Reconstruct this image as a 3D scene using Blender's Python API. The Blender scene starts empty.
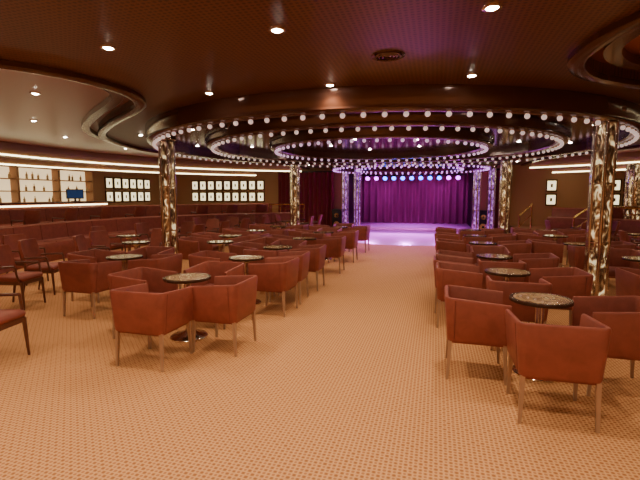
import bpy, math, random
from mathutils import Vector
random.seed(4)
scn=bpy.context.scene
# ---------------------------------------------------------------- materials
def mat(name,col,rough=.5,metal=0,emit=None,es=0,spec=.5,coat=0):
    m=bpy.data.materials.new(name); m.use_nodes=True
    b=m.node_tree.nodes['Principled BSDF']
    b.inputs['Base Color'].default_value=(*col,1)
    b.inputs['Roughness'].default_value=rough
    b.inputs['Metallic'].default_value=metal
    b.inputs['Specular IOR Level'].default_value=spec
    b.inputs['Coat Weight'].default_value=coat
    if emit:
        b.inputs['Emission Color'].default_value=(*emit,1)
        b.inputs['Emission Strength'].default_value=es
    return m
def nodes(m): return m.node_tree.nodes,m.node_tree.links,m.node_tree.nodes['Principled BSDF']
def math_n(N,L,op,a,b=None,c=None):
    n=N.new('ShaderNodeMath'); n.operation=op
    for i,v in enumerate((a,b,c)):
        if v is None: continue
        if isinstance(v,(int,float)): n.inputs[i].default_value=v
        else: L.new(v,n.inputs[i])
    return n.outputs[0]
def ramp(N,L,fac,stops):
    r=N.new('ShaderNodeValToRGB'); e=r.color_ramp.elements
    while len(e)<len(stops): e.new(.5)
    for i,(p,c) in enumerate(stops): e[i].position=p; e[i].color=(*c,1)
    L.new(fac,r.inputs[0]); return r.outputs[0]
def weave(m,period,stops,rough=None,bump=0):
    N,L,B=nodes(m)
    g=N.new('ShaderNodeNewGeometry'); s=N.new('ShaderNodeSeparateXYZ'); L.new(g.outputs['Position'],s.inputs[0])
    k=2*math.pi/period
    sx=math_n(N,L,'SINE',math_n(N,L,'MULTIPLY',s.outputs[0],k))
    sy=math_n(N,L,'SINE',math_n(N,L,'MULTIPLY',s.outputs[1],k))
    p=math_n(N,L,'MULTIPLY_ADD',math_n(N,L,'MULTIPLY',sx,sy),.5,.5)
    nz=N.new('ShaderNodeTexNoise'); nz.inputs['Scale'].default_value=14; L.new(g.outputs['Position'],nz.inputs['Vector'])
    q=math_n(N,L,'ADD',p,math_n(N,L,'MULTIPLY_ADD',nz.outputs[0],.35,-.175))
    c=ramp(N,L,q,stops); L.new(c,B.inputs['Base Color'])
    if bump:
        b=N.new('ShaderNodeBump'); b.inputs['Strength'].default_value=bump; b.inputs['Distance'].default_value=.01
        L.new(q,b.inputs['Height']); L.new(b.outputs[0],B.inputs['Normal'])
def noisy(m,scale,stops,kind='noise',detail=4):
    N,L,B=nodes(m)
    t=N.new('ShaderNodeTexCoord')
    if kind=='noise':
        n=N.new('ShaderNodeTexNoise'); n.inputs['Detail'].default_value=detail; n.inputs['Scale'].default_value=scale
        n.inputs['Distortion'].default_value=.6; o=n.outputs[0]
    else:
        n=N.new('ShaderNodeTexVoronoi'); n.inputs['Scale'].default_value=scale; o=n.outputs['Distance']
    L.new(t.outputs['Object'],n.inputs['Vector'])
    L.new(ramp(N,L,o,stops),B.inputs['Base Color'])
    return o
M={}
M['carpet']=mat('carpet_gold_weave',(.5,.25,.08),.95,spec=.1)
weave(M['carpet'],.06,[(.12,(.32,.125,.048)),(.42,(.58,.3,.13)),(.6,(.64,.35,.165)),(.9,(.4,.17,.07))],bump=.3)
M['ceil']=mat('ceiling_perforated_bronze',(.07,.025,.015),.35,spec=.5)
weave(M['ceil'],.085,[(.1,(.03,.012,.008)),(.35,(.13,.055,.034)),(.7,(.13,.055,.034)),(.92,(.03,.012,.008))])
M['ceilout']=mat('ceiling_outer_red_brown',(.27,.07,.032),.3)
M['soffit']=mat('soffit_bronze',(.2,.1,.05),.35)
M['gloss']=mat('ceiling_dark_gloss',(.06,.028,.02),.12,spec=.9)
M['rim']=mat('dark_bronze_rim',(.085,.035,.023),.18,.3)
M['leather']=mat('terracotta_leather',(.2,.042,.024),.5,spec=.4)
noisy(M['leather'],9,[(.3,(.215,.052,.034)),(.7,(.28,.07,.046))])
M['seat']=mat('maroon_seat_fabric',(.17,.036,.026),.7)
M['wood']=mat('leg_light_oak',(.38,.23,.14),.4)
M['dwood']=mat('dark_mahogany',(.12,.04,.024),.3)
M['steel']=mat('polished_steel',(.7,.64,.56),.14,1)
M['tabtop']=mat('table_top_burl',(.45,.28,.15),.15,coat=.6)
noisy(M['tabtop'],9,[(.35,(.26,.14,.065)),(.5,(.42,.26,.14)),(.65,(.48,.32,.18))])
M['tabrim']=mat('table_rim_dark',(.05,.02,.01),.2)
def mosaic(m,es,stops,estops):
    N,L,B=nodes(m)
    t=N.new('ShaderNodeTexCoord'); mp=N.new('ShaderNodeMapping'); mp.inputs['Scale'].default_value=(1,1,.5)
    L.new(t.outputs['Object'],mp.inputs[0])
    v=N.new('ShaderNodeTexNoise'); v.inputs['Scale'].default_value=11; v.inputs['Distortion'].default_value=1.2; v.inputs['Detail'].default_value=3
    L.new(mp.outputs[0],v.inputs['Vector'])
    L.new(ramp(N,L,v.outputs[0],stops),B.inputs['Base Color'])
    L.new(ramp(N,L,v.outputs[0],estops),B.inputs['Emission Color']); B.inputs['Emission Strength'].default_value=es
M['mosaic']=mat('column_mirror_mosaic_glints',(.5,.38,.2),.1,.9)
mosaic(M['mosaic'],1.0,[(.36,(.16,.09,.05)),(.5,(.6,.48,.34)),(.62,(.85,.75,.55))],[(.5,(.02,.01,.004)),(.56,(.3,.18,.07)),(.64,(1,.78,.42))])  # emission ramp paints the mirror's cream glitter as glowing patches
M['mosaicp']=mat('column_mosaic_purple_lit',(.5,.38,.2),.15,.6)
mosaic(M['mosaicp'],.8,[(.35,(.1,.05,.15)),(.5,(.4,.25,.5)),(.66,(.8,.6,1))],[(.4,(.04,.01,.08)),(.52,(.3,.06,.5)),(.66,(.8,.4,1))])  # purple stage light on the columns, put into base colour and emission
M['wall']=mat('wall_warm_brown',(.4,.2,.09),.5)
M['wallred']=mat('wall_red_panel',(.3,.09,.05),.5)
M['bulb']=mat('frosted_bulb',(.8,.68,.68),.25,emit=(1,.74,.66),es=.6)
M['bulbp']=mat('frosted_bulb_pink',(.8,.62,.75),.25,emit=(1,.6,.9),es=.8)
M['bulbv']=mat('frosted_bulb_violet',(.8,.6,.9),.25,emit=(.75,.3,1),es=1.8)
M['down']=mat('downlight_lens',(1,1,1),.3,emit=(1,.88,.72),es=120)
M['cove']=mat('cove_strip_glow',(1,.9,.6),.3,emit=(1,.88,.5),es=9)
M['frame']=mat('gilt_frame_dark',(.12,.06,.02),.3,.6)
M['glow']=mat('lit_picture_panel',(.9,.8,.5),.4,emit=(1,.86,.5),es=2.0)
M['barglow']=mat('bar_back_glow',(.8,.6,.3),.4,emit=(1,.76,.42),es=1.2)
M['bottle']=mat('bottle_glass',(.5,.36,.18),.1)
M['screen']=mat('tv_screen',(.01,.01,.015),.1,emit=(.02,.05,.14),es=.6)
M['black']=mat('black_metal',(.012,.012,.014),.4)
M['curtain']=mat('stage_curtain_velvet',(.34,.06,.18),.7)
M['curtred']=mat('side_curtain_velvet',(.2,.02,.03),.8)
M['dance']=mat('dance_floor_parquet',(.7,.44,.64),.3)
M['blue']=mat('stage_light_blue',(.1,.2,1),.3,emit=(.01,.1,1),es=14)
M['mag']=mat('stage_light_magenta',(1,.1,.8),.3,emit=(.6,.03,1),es=10)
M['carpet2']=mat('tier_carpet_brown',(.3,.13,.06),.95)
M['brass']=mat('brass_rail',(.7,.46,.18),.2,1)
# ---------------------------------------------------------------- mesh builder
class MB:
    def __init__(s): s.v=[];s.f=[];s.m=[];s.mats=[]
    def mi(s,k):
        if k not in s.mats: s.mats.append(k)
        return s.mats.index(k)
    def add(s,vs,fs,k):
        o=len(s.v); s.v+= [tuple(v) for v in vs]; i=s.mi(k)
        for f in fs: s.f.append([a+o for a in f]); s.m.append(i)
    def box(s,x0,x1,y0,y1,z0,z1,k,b=0):
        if b<=0:
            vs=[(x,y,z) for z in (z0,z1) for x,y in ((x0,y0),(x1,y0),(x1,y1),(x0,y1))]
            s.add(vs,[(3,2,1,0),(4,5,6,7),(0,1,5,4),(1,2,6,5),(2,3,7,6),(3,0,4,7)],k); return
        rings=[]
        for z,i in ((z0,b),(z0+b*.4,b*.3),(z0+b,0),(z1-b,0),(z1-b*.4,b*.3),(z1,b)):
            r=[]
            for cx,cy,a0 in ((x1-b,y1-b,0),(x0+b,y1-b,90),(x0+b,y0+b,180),(x1-b,y0+b,270)):
                for a in (0,45,90):
                    t=math.radians(a0+a); rr=b-i
                    r.append((cx+rr*math.cos(t),cy+rr*math.sin(t),z))
            rings.append(r)
        s.loft(rings,k,True,True)
    def loft(s,rings,k,cap=False,close=True):
        n=len(rings[0]); vs=[p for r in rings for p in r]; fs=[]
        for j in range(len(rings)-1):
            for i in range(n if close else n-1):
                a=j*n+i; b=j*n+(i+1)%n
                fs.append((a,b,b+n,a+n))
        if cap: fs.append(tuple(reversed(range(n)))); fs.append(tuple(range((len(rings)-1)*n,len(rings)*n)))
        s.add(vs,fs,k)
    def lathe(s,prof,k,c=(0,0,0),seg=32,a0=0,a1=360,closed=False):
        full=abs(a1-a0-360)<.01; n=seg if full else seg+1
        vs=[];fs=[];m=len(prof)
        for i in range(n):
            t=math.radians(a0+(a1-a0)*i/seg)
            for r,z in prof: vs.append((c[0]+r*math.cos(t),c[1]+r*math.sin(t),c[2]+z))
        for i in range(seg):
            a=i*m;b=((i+1)%n)*m
            for j in range(m if closed else m-1):
                j2=(j+1)%m
                fs.append((a+j,b+j,b+j2,a+j2))
        if not full and closed:
            fs.append(tuple(range(m))); fs.append(tuple(reversed(range((n-1)*m,n*m))))
        s.add(vs,fs,k)
    def tube(s,p0,p1,r0,r1,k,seg=10):
        p0=Vector(p0);p1=Vector(p1);d=(p1-p0).normalized()
        u=d.orthogonal().normalized();w=d.cross(u)
        rg=[[p+(u*math.cos(2*math.pi*i/seg)+w*math.sin(2*math.pi*i/seg))*r for i in range(seg)] for p,r in((p0,r0),(p1,r1))]
        s.loft(rg,k,True)
    def sweep(s,pts,prof,k,closed=False):
        n=len(pts);rings=[]
        for i,(x,y) in enumerate(pts):
            if closed: a=pts[i-1];b=pts[(i+1)%n]
            else: a=pts[max(i-1,0)];b=pts[min(i+1,n-1)]
            dx,dy=b[0]-a[0],b[1]-a[1];l=math.hypot(dx,dy);nx,ny=dy/l,-dx/l
            rings.append([(x+nx*o,y+ny*o,z) for o,z in prof])
        if closed: rings.append(rings[0])
        s.loft(rings,k,not closed)
    def sphere(s,c,r,k,seg=8,rg=6,sz=1):
        rings=[]
        for j in range(rg+1):
            t=math.pi*j/rg; rr=max(r*math.sin(t),1e-4)
            rings.append([(c[0]+rr*math.cos(2*math.pi*i/seg),c[1]+rr*math.sin(2*math.pi*i/seg),c[2]-r*sz*math.cos(t)) for i in range(seg)])
        s.loft(rings,k)
    def mesh(s,name,smooth=True):
        me=bpy.data.meshes.new(name); me.from_pydata(s.v,[],s.f)
        for k in s.mats: me.materials.append(M[k])
        me.polygons.foreach_set('material_index',s.m)
        if smooth:
            me.polygons.foreach_set('use_smooth',[True]*len(s.f))
            me.set_sharp_from_angle(angle=math.radians(38))
        me.update(); return me
    def obj(s,name,loc=(0,0,0),rot=0,smooth=True):
        return place(s.mesh(name,smooth),name,loc,rot)
def place(me,name,loc=(0,0,0),rot=0):
    o=bpy.data.objects.new(name,me); o.location=loc; o.rotation_euler=(0,0,math.radians(rot))
    scn.collection.objects.link(o); return o
def catmull(P,n=8):
    out=[]
    for i in range(len(P)-1):
        p0=P[max(i-1,0)];p1=P[i];p2=P[i+1];p3=P[min(i+2,len(P)-1)]
        for j in range(n):
            t=j/n
            out.append(tuple(.5*((2*p1[a])+(-p0[a]+p2[a])*t+(2*p0[a]-5*p1[a]+4*p2[a]-p3[a])*t*t+(-p0[a]+3*p1[a]-3*p2[a]+p3[a])*t**3) for a in (0,1)))
    out.append(P[-1]); return out
XL,XR,YF,YB=-13.5,9.5,-2.5,19.8
AX=-1.2; RC=(-1.3,9.95)
# ---------------------------------------------------------------- shell
b=MB(); b.box(XL,XR,YF,24.6,-.1,0,'carpet'); b.obj('floor',smooth=False)
b=MB(); b.box(XL,XR,YF,24.6,3.02,3.12,'ceilout'); b.obj('ceiling',smooth=False)
b=MB(); b.box(XL-.15,XL,YF,YB,0,3.02,'wall'); b.obj('wall_left',smooth=False)
b=MB(); b.box(XR,XR+.15,YF,YB,0,3.02,'wall'); b.obj('wall_right',smooth=False)
b=MB(); b.box(XL,XR,YF-.15,YF,0,3.02,'wall'); b.obj('wall_front',smooth=False)
SX0,SX1=-4.0,1.6
b=MB(); b.box(XL,SX0,YB,YB+.15,0,3.02,'wall'); b.box(SX1,XR,YB,YB+.15,0,3.02,'wall'); b.box(SX0,SX1,YB,YB+.15,2.62,3.02,'wallred'); b.obj('wall_back',smooth=False)
b=MB(); b.box(SX0-.15,SX0,YB+.15,24.6,0,3.02,'black'); b.box(SX1,SX1+.15,YB+.15,24.6,0,3.02,'black'); b.box(SX0,SX1,24.5,24.6,0,3.02,'black'); b.obj('wall_stage',smooth=False)
b=MB(); b.box(XL,XL+.03,YF,YB,0,.12,'dwood'); b.obj('baseboard_left',smooth=False)
b=MB(); b.box(XL,SX0,YB-.03,YB,0,.12,'dwood'); b.box(SX1,XR,YB-.03,YB,0,.12,'dwood'); b.obj('baseboard_back',smooth=False)
Lp=[(-13.4,1.6),(-8,1.8),(-6,2.1),(-4.7,2.7),(-4.02,3.3),(-3.75,3.73),(-3.65,4.17),(-3.67,4.6),(-3.89,5.06),(-4.31,5.47),(-5.52,6.39),(-6.6,7.4),(-7.24,8.46),(-7.65,9.6),(-7.79,10.65),(-7.5,12.5),(-6.9,14),(-6.2,15.4),(-5.9,17.2),(-5.9,19.7)]
Lc=catmull(Lp,6); Rc=[(2*AX-x,y) for x,y in Lc if 2*AX-x<9.4]
Rfull=[(9.4,Rc[0][1])]+Rc
outline=Lc+list(reversed(Rfull))+[(9.4,-2.4),(-13.4,-2.4)]
b=MB(); n=len(outline)
vs=[(x,y,2.9) for x,y in outline]+[(x,y,3.015) for x,y in outline]
b.add(vs,[tuple(range(n)),tuple(range(2*n-1,n-1,-1))]+[(i,i+n,(i+1)%n+n,(i+1)%n) for i in range(n)],'ceil')
b.obj('ceiling_perforated_panel',smooth=False)
for nm,path,sg in (('trim_1',Lc,1),('trim_2',Rfull,-1)):
    b=MB()
    b.sweep(path,[(-.02*sg,2.90),(-.02*sg,2.84),(.05*sg,2.83),(.12*sg,2.85),(.12*sg,2.9)],'rim')
    b.sweep(path,[(-.30*sg,3.015),(-.30*sg,2.93),(-.16*sg,2.93),(-.16*sg,3.015)],'rim')
    b.obj(nm)
# ---------------------------------------------------------------- ring canopy
def bulbs(b,c,r,z,step,br=.034,k='bulb'):
    n=int(2*math.pi*r/step)
    for i in range(n):
        t=2*math.pi*i/n; x=c[0]+r*math.cos(t); y=c[1]+r*math.sin(t)
        b.sphere((x,y,z-br*1.25),br,k,10,7)
        b.lathe([(.022,0),(.022,-.02),(.015,-.028)],'steel',(x,y,z),6)
b=MB(); c=(*RC,0)
b.lathe([(0.01,2.80),(2.25,2.80)],'gloss',c,96)
for r,zt in ((4.75,2.9),(3.65,2.8),(2.3,2.8)):
    b.lathe([(r+.16,zt),(r+.16,2.74),(r+.13,2.70),(r+.13,2.66),(r+.10,2.64),(r-.08,2.64),(r-.10,2.66),(r-.10,2.80)],'rim',c,128)
b.lathe([(2.2,2.80),(4.75,2.80)],'gloss',c,128)
b.obj('ring_canopy')
b=MB()
for r,s_,k in ((4.76,.25,'bulb'),(3.66,.24,'bulb'),(2.31,.22,'bulbp')): bulbs(b,RC,r,2.64,s_,.034,k)
b.obj('canopy_globe_lights')
RC2=(-1.05,17.2)
b=MB(); c=(*RC2,0)
for r in (2.9,2.0):
    b.lathe([(r+.14,2.9),(r+.14,2.7),(r+.1,2.64),(r-.08,2.64),(r-.1,2.68),(r-.1,2.82)],'rim',c,96)
b.lathe([(.01,2.82),(2.9,2.82)],'gloss',c,96)
b.obj('stage_ring_canopy')
b=MB()
for r,s_ in ((2.91,.25),(2.01,.25)): bulbs(b,RC2,r,2.64,s_,.034,'bulbv')
b.obj('stage_canopy_globe_lights')
# ---------------------------------------------------------------- downlights
dl=[]
for iy,y in enumerate((-1.6,.0,1.6,3.22)):
    for i in range(-5,6):
        x=AX+i*1.53
        if abs(i)<=3 or y<1.6: dl.append((x,y,2.9))
dl=[d for d in dl if not (abs(d[1]-3.22)<.1 and (d[0]<-4 or d[0]>1.4))]
for i in (-1,0,1): dl.append((AX+i*1.53,4.92,2.9))
dl+=[(-5.28,4.8,3.02),(-7.23,6.5,3.02),(-8.55,8.5,3.02),(-6.9,4.3,3.02),(-8.9,6.0,3.02),(-6.0,7.9,2.9),(-8.9,11,3.02),(-8.5,14,3.02),(-6.9,11.5,2.9),(2.9,4.8,3.02),(4.8,6.5,3.02),(6.1,8.5,3.02),(4.5,11.3,2.9),(6.0,13.5,3.02),(4.0,15.6,3.02),(-11.7,9,3.02),(-11.7,13,3.02),(-11.5,17.5,3.02),(-8,17.8,3.02),(6.5,17.5,3.02)]
inner=[]
for r,n,o in ((4.2,10,.3),(3.0,8,.1),(1.1,5,.5)):
    for i in range(n):
        t=2*math.pi*(i+o)/n; inner.append((RC[0]+r*math.cos(t),RC[1]+r*math.sin(t),2.80))
dl+=[(-4.9,15.3,2.9),(2.4,15.3,2.9),(-5.2,17.6,2.9),(2.9,17.6,2.9)]
b=MB()
for x,y,z in dl+inner:
    b.lathe([(.001,-.006),(.025,-.016),(.042,-.006)],'down',(x,y,z),14)
    b.lathe([(.042,-.003),(.048,-.012),(.066,-.008),(.068,0)],'steel',(x,y,z),16)
b.obj('recessed_downlights')
def spot(name,loc,e,col,ang=140,blend=.8,rad=.05,target=None):
    l=bpy.data.lights.new(name,'SPOT'); l.energy=e; l.color=col; l.spot_size=math.radians(ang); l.spot_blend=blend; l.shadow_soft_size=rad
    o=bpy.data.objects.new(name,l); o.location=loc; scn.collection.objects.link(o)
    if target: o.rotation_euler=(Vector(target)-Vector(loc)).to_track_quat('-Z','Y').to_euler()
    return o
W=(1,.76,.5)
for x,y,z in dl: spot('downlight_lamp',(x,y,z-.04),(86 if y<12 else 66),W,130,1,.035)
for i,(x,y,z) in enumerate(inner): spot('downlight_lamp',(x,y,z-.04),54,W,130,1,.035)
# ceiling vent
b=MB()
for r in (.03,.06,.09,.12): b.lathe([(r,0),(r,-.012),(r-.015,-.014),(r-.018,0)],'rim',(0,0,0),24)
b.lathe([(.12,0),(.15,-.01),(.155,0)],'rim',(0,0,0),24)
b.obj('ceiling_air_vent',(-.45,4.05,2.9))
# ---------------------------------------------------------------- columns
def column(r,k,h):
    b=MB()
    b.lathe([(r+.07,0),(r+.07,.06),(r+.03,.09),(r+.03,.16),(r,.18)],'steel',seg=32)
    for j in range(3):
        z0=.18+(h-.34)*j/3; z1=.18+(h-.34)*(j+1)/3
        b.lathe([(r,z0),(r,z1-.03)],k,seg=32); b.lathe([(r,z1-.03),(r+.012,z1-.025),(r+.012,z1-.005),(r,z1)],'steel',seg=32)
    for i in range(6):
        t=2*math.pi*i/6; b.tube((r*math.cos(t),r*math.sin(t),.17),(r*math.cos(t),r*math.sin(t),h-.16),.026,.026,'steel',10)
    b.lathe([(r,h-.16),(r+.04,h-.14),(r+.04,h-.06),(r+.09,h-.03),(r+.09,h)],'steel',seg=32)
    return b.mesh('mosaic_column')
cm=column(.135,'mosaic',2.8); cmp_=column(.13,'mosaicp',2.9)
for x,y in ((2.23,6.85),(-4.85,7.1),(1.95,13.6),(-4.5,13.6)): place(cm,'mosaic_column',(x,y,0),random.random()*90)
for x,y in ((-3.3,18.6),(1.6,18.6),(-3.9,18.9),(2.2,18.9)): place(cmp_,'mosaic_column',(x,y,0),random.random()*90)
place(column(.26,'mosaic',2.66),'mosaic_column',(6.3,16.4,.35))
# ---------------------------------------------------------------- furniture
def armchair():
    b=MB()
    w=.28;yb=-.255;yf=.27;R=.05
    P=[(-w,yf),(-w,.1),(-w,-.08),(-w,yb+R)]
    for a in (22.5,45,67.5): t=math.radians(180+a); P.append((-w+R+R*math.cos(t),yb+R+R*math.sin(t)))
    P.append((-w+R,yb)); P.append((0,yb))
    P=P+[(-x,y) for x,y in reversed(P[:-1])]
    n=len(P);rings=[];bot=.355
    for i,(x,y) in enumerate(P):
        a=P[max(i-1,0)];c=P[min(i+1,n-1)]
        dx,dy=c[0]-a[0],c[1]-a[1];l=math.hypot(dx,dy);nx,ny=dy/l,-dx/l
        f=min(max((y-yb)/(yf-yb),0),1); top=.755-.04*f; fl=.022
        rings.append([(x+nx*q,y+ny*q,z) for q,z in ((-.016,bot),(-.01,bot+.02),(fl,top-.018),(fl-.008,top-.003),(fl-.02,top),(fl-.032,top-.003),(fl-.04,top-.018),(-.045,bot+.02),(-.04,bot))])
    b.loft(rings,'leather',True,True)
    b.box(-w+.045,w-.045,yb+.045,yf-.005,.355,.46,'seat',.03)
    b.box(-w+.03,w-.03,yb+.03,yf-.02,.335,.36,'leather',0)
    for sx in (-1,1):
        b.tube((sx*(w-.009),yb+R+.02,bot+.02),(sx*(w+.0225),yb+R+.02,.73),.003,.003,'seat',5)
    def sq(cx,cy,z,h): return [(cx-h,cy-h,z),(cx+h,cy-h,z),(cx+h,cy+h,z),(cx-h,cy+h,z)]
    for sx in (-1,1):
        for sy in (-1,1):
            x=sx*(w-.036); y=(yf-.03) if sy>0 else (yb+.036)
            b.loft([sq(x+sx*.008,y+sy*.015,0,.011),sq(x,y,.29,.016),sq(x,y,.36,.016)],'wood',True)
    return b.mesh('armchair')
def sidechair():
    b=MB(); w=.23
    b.box(-w,w,-.2,.25,.40,.49,'leather',.04)
    b.box(-w+.015,w-.015,-.19,.235,.36,.41,'dwood')
    rings=[]
    for j in range(7):
        z=.50+.40*j/6; rr=[]
        ww=w*(1.0 if j<5 else (.96 if j==5 else .86)); lean=-.2-.09*(j/6)
        for i in range(11):
            u=-1+i/5; rr.append((u*ww,lean-.05*(1-u*u)+.03,z))
        for i in range(10,-1,-1):
            u=-1+i/5; rr.append((u*ww*.97,lean-.05*(1-u*u)-.02,z))
        rings.append(rr)
    b.loft(rings,'leather',True)
    for sx in (-1,1):
        b.tube((sx*(w-.02),.22,.4),(sx*(w-.01),.24,0),.022,.013,'dwood',8)
        b.tube((sx*(w-.02),-.19,.4),(sx*(w-.01),-.27,0),.022,.013,'dwood',8)
        b.tube((sx*(w-.015),-.19,.38),(sx*(w-.02),-.235,.62),.02,.016,'dwood',8)
        b.tube((sx*(w+.01),-.2,.62),(sx*(w+.02),.16,.63),.016,.018,'dwood',8)
        b.tube((sx*(w+.02),.16,.63),(sx*w,.2,.40),.016,.014,'dwood',8)
    return b.mesh('dining_chair')
def table(r=.265):
    b=MB(); h=.71
    b.lathe([(.001,h),(r-.035,h)],'tabtop',seg=40)
    b.lathe([(r-.035,h),(r-.033,h+.002),(r-.004,h+.001),(r,h-.008),(r,h-.026),(r-.01,h-.03),(.001,h-.03)],'tabrim',seg=40)
    b.lathe([(.09,h-.03),(.08,h-.06),(.04,h-.08),(.034,.12),(.05,.08),(.13,.045),(.2,.03),(.215,.015),(.215,0)],'steel',seg=32)
    return b.mesh('cocktail_table')
AM=armchair(); SM=sidechair(); TM=table()
def A(x,y,face,j=3): place(AM,'armchair',(x,y,0),face+random.uniform(-j,j))
def S(x,y,face,z=0): place(SM,'dining_chair',(x,y,z),face+random.uniform(-8,8))
def T(x,y,z=0): place(TM,'cocktail_table',(x,y,z),random.random()*360)
# left aisle column
T(-2.74,4.32); A(-2.68,3.60,0,1); A(-2.17,4.14,90,2); A(-3.30,4.28,-90); A(-2.72,4.95,180)
T(-2.75,5.95); A(-2.16,5.62,90); A(-3.32,5.95,-90); A(-2.18,6.3,92)
T(-2.75,7.3); A(-2.16,7.25,90); A(-3.33,7.3,-90); A(-2.75,6.7,0); A(-2.75,7.92,180)
T(-2.75,8.95); A(-2.14,8.95,90); A(-3.33,8.9,-90)
T(-2.75,10.6); A(-2.13,10.5,90); A(-3.35,10.6,-90); A(-2.75,9.9,0); A(-2.75,11.25,180)
T(-2.75,12.4); A(-2.12,12.4,90); A(-3.35,12.4,-90); A(-2.75,13.1,180)
# second left column
T(-4.6,5.55); A(-4.62,4.88,0,3); A(-3.99,5.5,90); A(-5.2,5.6,-90); A(-4.6,6.2,180)
T(-4.2,7.85); A(-3.85,8.42,150); A(-4.85,7.95,-90)
T(-4.6,9.1); A(-4.02,9.15,90); A(-5.2,9.1,-90)
T(-4.6,10.6); A(-4.0,10.6,90); A(-5.2,10.6,-90); A(-4.6,9.95,0)
T(-4.6,12.3); A(-4.0,12.3,90); A(-5.2,12.3,-90)
# outer left
S(-4.22,3.12,-78); S(-5.95,4.9,-75); S(-6.35,5.75,-80); S(-6.1,6.6,-60)
T(-5.8,7.35); S(-6.45,7.35,-90); S(-5.85,8.0,180); S(-7.3,5.2,-90); S(-7.4,6.3,-90); T(-6.9,8.5); S(-7.5,8.5,-90); S(-6.4,8.95,120)
for y in (9.8,11.2,12.6,14.0):
    T(-6.7,y); S(-7.3,y,-90); S(-6.1,y+.05,90); S(-6.7,y+.62,180)
for y in (14.6,15.8): T(-5.1,y); S(-5.7,y,-90); S(-4.5,y,90)
# right aisle column
T(.95,4.24); A(.88,3.48,0,1); A(.38,4.15,-90,2); A(1.52,4.1,90,2)
T(.88,5.68); A(.88,5.0,0); A(.3,5.68,-90); A(1.46,5.65,90)
T(.9,7.08); A(.9,6.4,0); A(.31,7.0,-90); A(1.48,7.05,90); A(.27,6.36,-92)
T(.92,9.0); A(.3,8.95,-90); A(1.5,9.0,90); A(.9,8.35,0); A(.9,7.72,180)
T(.9,10.6); A(.28,10.55,-90); A(1.5,10.6,90); A(.9,9.95,0)
T(.9,12.3); A(.3,12.3,-90); A(1.5,12.3,90); A(.9,11.6,0)
# outer right
T(3.05,5.85); A(2.46,5.8,-90); A(3.65,5.9,90); A(3.05,5.2,0)
T(3.0,7.35); A(2.9,7.95,180); A(3.6,7.3,90)
T(2.7,9.3); A(2.1,9.3,-90); A(3.3,9.3,90); A(2.7,8.65,0)
T(2.7,11.0); A(2.1,11.0,-90); A(3.3,11,90); A(2.7,11.65,180)
T(2.9,12.7); A(2.3,12.7,-90); A(3.5,12.7,90)
for x,y in ((4.6,8.6),(4.7,10.3),(4.7,12.0),(4.1,14.0)):
    T(x,y); S(x-.6,y,-90); S(x+.6,y,90); S(x,y-.62,0)
# ---------------------------------------------------------------- tiers & banquettes
def arc(r,a0,a1,n=40): return [(RC[0]+r*math.cos(math.radians(a0+(a1-a0)*i/n)),RC[1]+r*math.sin(math.radians(a0+(a1-a0)*i/n))) for i in range(n+1)]
def platform(name,pts):
    b=MB();n=len(pts)
    b.add([(x,y,.0) for x,y in pts]+[(x,y,.35) for x,y in pts],[tuple(range(n,2*n)),tuple(range(n-1,-1,-1))]+[(i,(i+1)%n,(i+1)%n+n,i+n) for i in range(n)],'carpet2'); b.obj(name,smooth=False)
pl=arc(8.75,120,215); platform('seating_tier',pl+[(XL+.04,pl[-1][1]),(XL+.04,YB-.04),(pl[0][0],YB-.04)])
pr=arc(8.75,-20,60); platform('seating_tier',pr+[(pr[-1][0],YB-.04),(XR-.02,YB-.04),(XR-.02,pr[0][1])])
def banq(r,z,a0,a1,h=.5):
    b=MB()
    pf=[(r,z),(r,z+.38),(r+.03,z+.45),(r+.1,z+.47),(r+.42,z+.46),(r+.46,z+.5),(r+.5,z+.38+h),(r+.56,z+.42+h),(r+.66,z+.4+h),(r+.69,z+.34+h),(r+.69,z)]
    b.lathe(pf,'leather',(*RC,0),int((a1-a0)*1.2),a0,a1,True)
    n=int((a1-a0)/6)
    for i in range(n+1):
        t=math.radians(a0+(a1-a0)*i/n); cs,sn=math.cos(t),math.sin(t)
        p=lambda q,zz:(RC[0]+q*cs,RC[1]+q*sn,zz)
        b.tube(p(r+.462,z+.5),p(r+.502,z+.38+h),.012,.012,'seat',6); b.tube(p(r+.06,z+.462),p(r+.44,z+.465),.01,.01,'seat',6)
    b.obj('curved_banquette')
banq(8.05,0,122,206); banq(9.75,.35,125,196)
banq(8.05,0,-12,44); banq(9.6,.35,-6,56,.4)
for a in (186,178,170,162,154,146,138,130):
    t=math.radians(a); S(RC[0]+9.25*math.cos(t),RC[1]+9.25*math.sin(t),a-90,.35)
for a in (10,20,30,40):
    t=math.radians(a); S(RC[0]+9.15*math.cos(t),RC[1]+9.15*math.sin(t),a-90,.35)
for y in (8.4,12.4,13.2):
    b=MB(); b.lathe([(.2,0),(.2,.015),(.05,.04),(.025,.06),(.025,.68),(.12,.7)],'steel',seg=20); b.lathe([(.001,.79),(.15,.785),(.18,.765),(.18,.72),(.15,.7),(.001,.7)],'leather',seg=20)
    b.lathe([(.13,.25),(.145,.26),(.13,.27)],'steel',seg=20)
    b.obj('bar_stool',(-11.85,y,.35))
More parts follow.
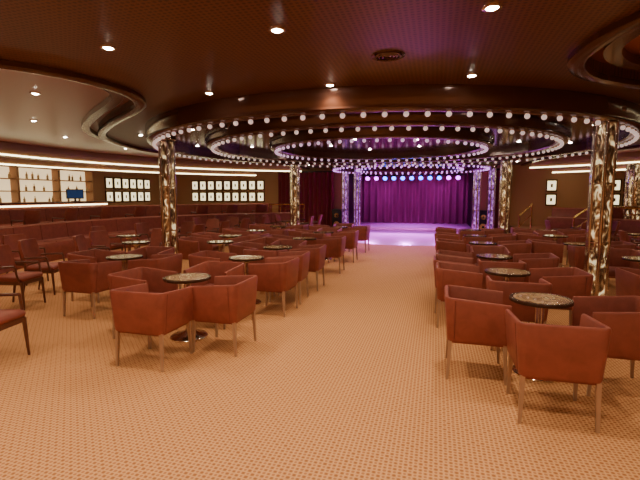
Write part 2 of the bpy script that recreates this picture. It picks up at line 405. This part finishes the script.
# curved steps + sloped brass rails at right of dance floor
b=MB()
for i in range(2):
    b.lathe([(8.35+.2*i,0),(8.35+.2*i,.12*(i+1)),(8.74,.12*(i+1)),(8.74,0)],'carpet2',(*RC,0),20,46,58,True)
b.obj('tier_steps')
for a in (45.5,58.5):
    t=math.radians(a);P=lambda r:(RC[0]+r*math.cos(t),RC[1]+r*math.sin(t))
    b=MB(); b.tube((*P(8.1),0),(*P(8.1),.9),.03,.03,'brass',10); b.tube((*P(9.2),.35),(*P(9.2),1.3),.03,.03,'brass',10)
    b.tube((*P(8.1),.9),(*P(9.2),1.3),.035,.035,'brass',10); b.tube((*P(8.1),.5),(*P(9.2),.9),.016,.016,'brass',8)
    b.obj('stair_handrail')
for pts in (arc(8.9,24,44,10),arc(8.9,118,128,6)):
    b=MB()
    for i in range(len(pts)-1):
        b.tube((*pts[i],1.25),(*pts[i+1],1.25),.03,.03,'brass',8); b.tube((*pts[i],.85),(*pts[i+1],.85),.014,.014,'brass',8); b.tube((*pts[i],1.05),(*pts[i+1],1.05),.014,.014,'brass',8)
    for p in pts[::2]: b.tube((*p,.35),(*p,1.25),.02,.02,'brass',8)
    b.obj('brass_handrail')
# cove soffits
for r,z,a0,a1 in ((9.5,2.64,118,200),(10.9,2.5,128,190),(9.5,2.64,-8,60),(10.9,2.5,30,58)):
    b=MB()
    b.lathe([(r,3.015),(r,z+.04),(r+.03,z),(r+.25,z),(r+.25,3.015)],'soffit',(*RC,0),60,a0,a1,True)
    b.lathe([(r-.025,z+.02),(r-.025,z+.055),(r,z+.055),(r,z+.02)],'cove',(*RC,0),60,a0,a1,True)
    b.lathe([(r+.25,z+.02),(r+.25,z+.05),(r+.275,z+.05),(r+.275,z+.02)],'cove',(*RC,0),60,a0,a1,True)
    b.obj('cove_light_soffit')
# ---------------------------------------------------------------- lit picture panels
def panels(name,n,rows,w,h,gap):
    b=MB()
    for i in range(n):
        for j in range(rows):
            x=i*(w+gap);z=j*(h+gap)
            b.box(x,x+w,-.04,0,z,z+h,'frame',0)
            b.box(x+.05,x+w-.05,-.05,-.038,z+.06,z+h-.06,'glow')
            b.box(x+w*.4,x+w*.6,-.056,-.048,z+h*.36,z+h*.64,'frame')
    return b.obj(name,smooth=False)
o=panels('lit_picture_frames',6,2,.42,.5,.08); o.location=(XL+.01,15.3,1.32); o.rotation_euler=(0,0,math.radians(90))
o=panels('lit_picture_frames',9,2,.38,.5,.07); o.location=(-12.1,YB-.01,1.3)
o=panels('lit_picture_frames',1,2,.42,.5,.08); o.location=(4.4,YB-.01,1.2)
o=panels('lit_picture_frames',4,2,.42,.5,.08); o.location=(6.2,YB-.01,1.2)
# ---------------------------------------------------------------- bar
b=MB()
b.box(XL+.02,XL+.06,8.2,14.2,1.35,2.6,'barglow')
for z in (1.33,1.75,2.15,2.55): b.box(XL+.02,XL+.34,8.1,14.3,z,z+.035,'wall')
for y in (8.1,9.6,11.1,12.7,14.3): b.box(XL+.02,XL+.36,y-.04,y+.04,.35,2.7,'wall')
b.box(XL+.02,XL+.4,8.1,14.3,.35,1.33,'wall')
for z in (1.365,1.785,2.185):
    y=8.2
    while y<14.2:
        y+=random.uniform(.14,.6)
        if min(abs(y-q) for q in (8.1,9.6,11.1,12.7,14.3))<.09 or y>14.2: continue
        h=random.uniform(.18,.26); b.lathe([(.035,0),(.037,h*.6),(.013,h*.75),(.013,h),(.001,h)],'bottle',(XL+.2,y,z),8)
b.obj('back_bar_shelf')
b=MB(); b.box(-12.62,-12.25,8.3,14,.35,1.35,'wallred'); b.box(-12.72,-12.1,8.2,14.1,1.35,1.42,'dwood',.02); b.tube((-12.15,8.3,.55),(-12.15,14,.55),.025,.025,'brass')
for i in range(12): b.box(-12.25,-12.23,8.4+i*.47,8.78+i*.47,.6,1.2,'leather')
b.box(-12.25,-12.22,8.35,13.95,1.28,1.32,'cove')  # added glow strip under the counter edge, brightens the bar
b.obj('bar_counter')
b=MB(); b.box(-.28,.28,-.03,.03,.0,.34,'black',.01); b.box(-.25,.25,-.035,-.029,.03,.31,'screen'); b.box(-.03,.03,-.02,.02,-.08,0,'black'); b.box(-.12,.12,-.07,.07,-.09,-.075,'black')
b.obj('television',(-12.4,12.6,1.51),60,smooth=False)
# ---------------------------------------------------------------- stage
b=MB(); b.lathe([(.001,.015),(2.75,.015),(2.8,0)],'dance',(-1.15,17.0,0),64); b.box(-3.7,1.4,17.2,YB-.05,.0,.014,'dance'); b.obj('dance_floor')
b=MB(); b.box(SX0+.01,SX1-.01,YB+.01,24.4,0,.16,'dance'); b.box(SX0+.01,SX1-.01,YB-.04,YB+.01,0,.17,'steel'); b.obj('stage_platform',smooth=False)
def curtain(name,x0,x1,y,z0,z1,k,per=.22,amp=.07):
    b=MB(); n=int((x1-x0)/.02)
    r=[]
    for z,s_ in ((z0,1.15),(z0+.5*(z1-z0),1),(z1,.75)):
        r.append([(x0+(x1-x0)*i/n,y+amp*s_*math.sin(2*math.pi*(x0+i*.02)/per+.6*math.sin(i*.05)),z) for i in range(n+1)])
    b.loft(r,k,False,False); b.box(x0,x1,y-.02,y+.02,z1-.02,z1+.05,'black')
    b.obj(name)
curtain('stage_curtain',SX0+.02,SX1-.02,23.2,.17,2.75,'curtain',.36,.13)
curtain('side_curtain',-7.3,-4.6,YB-.22,.02,2.7,'curtred')
curtain('side_curtain',2.3,3.0,YB-.22,.02,2.7,'curtred')
b=MB()
for z in (2.5,2.64): b.tube((-3.6,19.3,z),(1.2,19.3,z),.02,.02,'black')
for i in range(24): b.tube((-3.6+i*.2,19.3,2.5 if i%2 else 2.64),(-3.4+i*.2,19.3,2.64 if i%2 else 2.5),.01,.01,'black',6)
for x in (-3.4,1.0): b.tube((x,19.3,2.64),(x,19.3,2.89),.015,.015,'black')
for i in range(12):
    x=-3.3+i*.38; k='blue' if 3<=i<=9 else 'mag'
    b.tube((x,19.2,2.46),(x,19.02,2.36),.09,.1,'black',14); b.tube((x,19.02,2.361),(x,19.015,2.358),.092,.092,k,14)
    b.tube((x,19.3,2.5),(x,19.2,2.46),.012,.012,'black',6)
b.obj('stage_lighting_truss')
PU=(.76,.13,.95)
for x in (-3,-1.2,.6): spot('stage_wash_lamp',(x,18.9,2.25),850,PU,85,.6,.08,(x*.6-.5,17.0,0))
for x in (-3.2,-2,-.4,.8): spot('curtain_wash_lamp',(x,21.5,2.7),75,(.7,.14,1),80,.7,.08,(x,23.2,1.2))
spot('stage_wash_lamp',(-1.2,20.6,2.7),700,(.68,.14,1),115,.6,.1,(-1.2,20.4,0))
for x in (-4.35,1.95):
    b=MB(); b.box(-.22,.22,-.2,.2,0,1.0,'black',.02)
    for z,r in ((.3,.15),(.72,.11)):
        rg=[[(q*math.cos(2*math.pi*i/20),-.2-d,z+q*math.sin(2*math.pi*i/20)) for i in range(20)] for q,d in ((r,.0),(r,.012),(r*.85,.012),(r*.3,.004))]
        b.loft(rg,'steel')
    b.obj('stage_speaker',(x,19.35,0))
w=bpy.data.worlds.new('world'); scn.world=w; w.use_nodes=True
w.node_tree.nodes['Background'].inputs[0].default_value=(.02,.012,.008,1)
cd=bpy.data.cameras.new('camera'); cd.lens=430/640*36; cd.sensor_width=36
co=bpy.data.objects.new('camera',cd); scn.collection.objects.link(co)
co.location=(0,0,1.65); co.rotation_euler=(math.radians(90-6),0,math.radians(15))
scn.camera=co
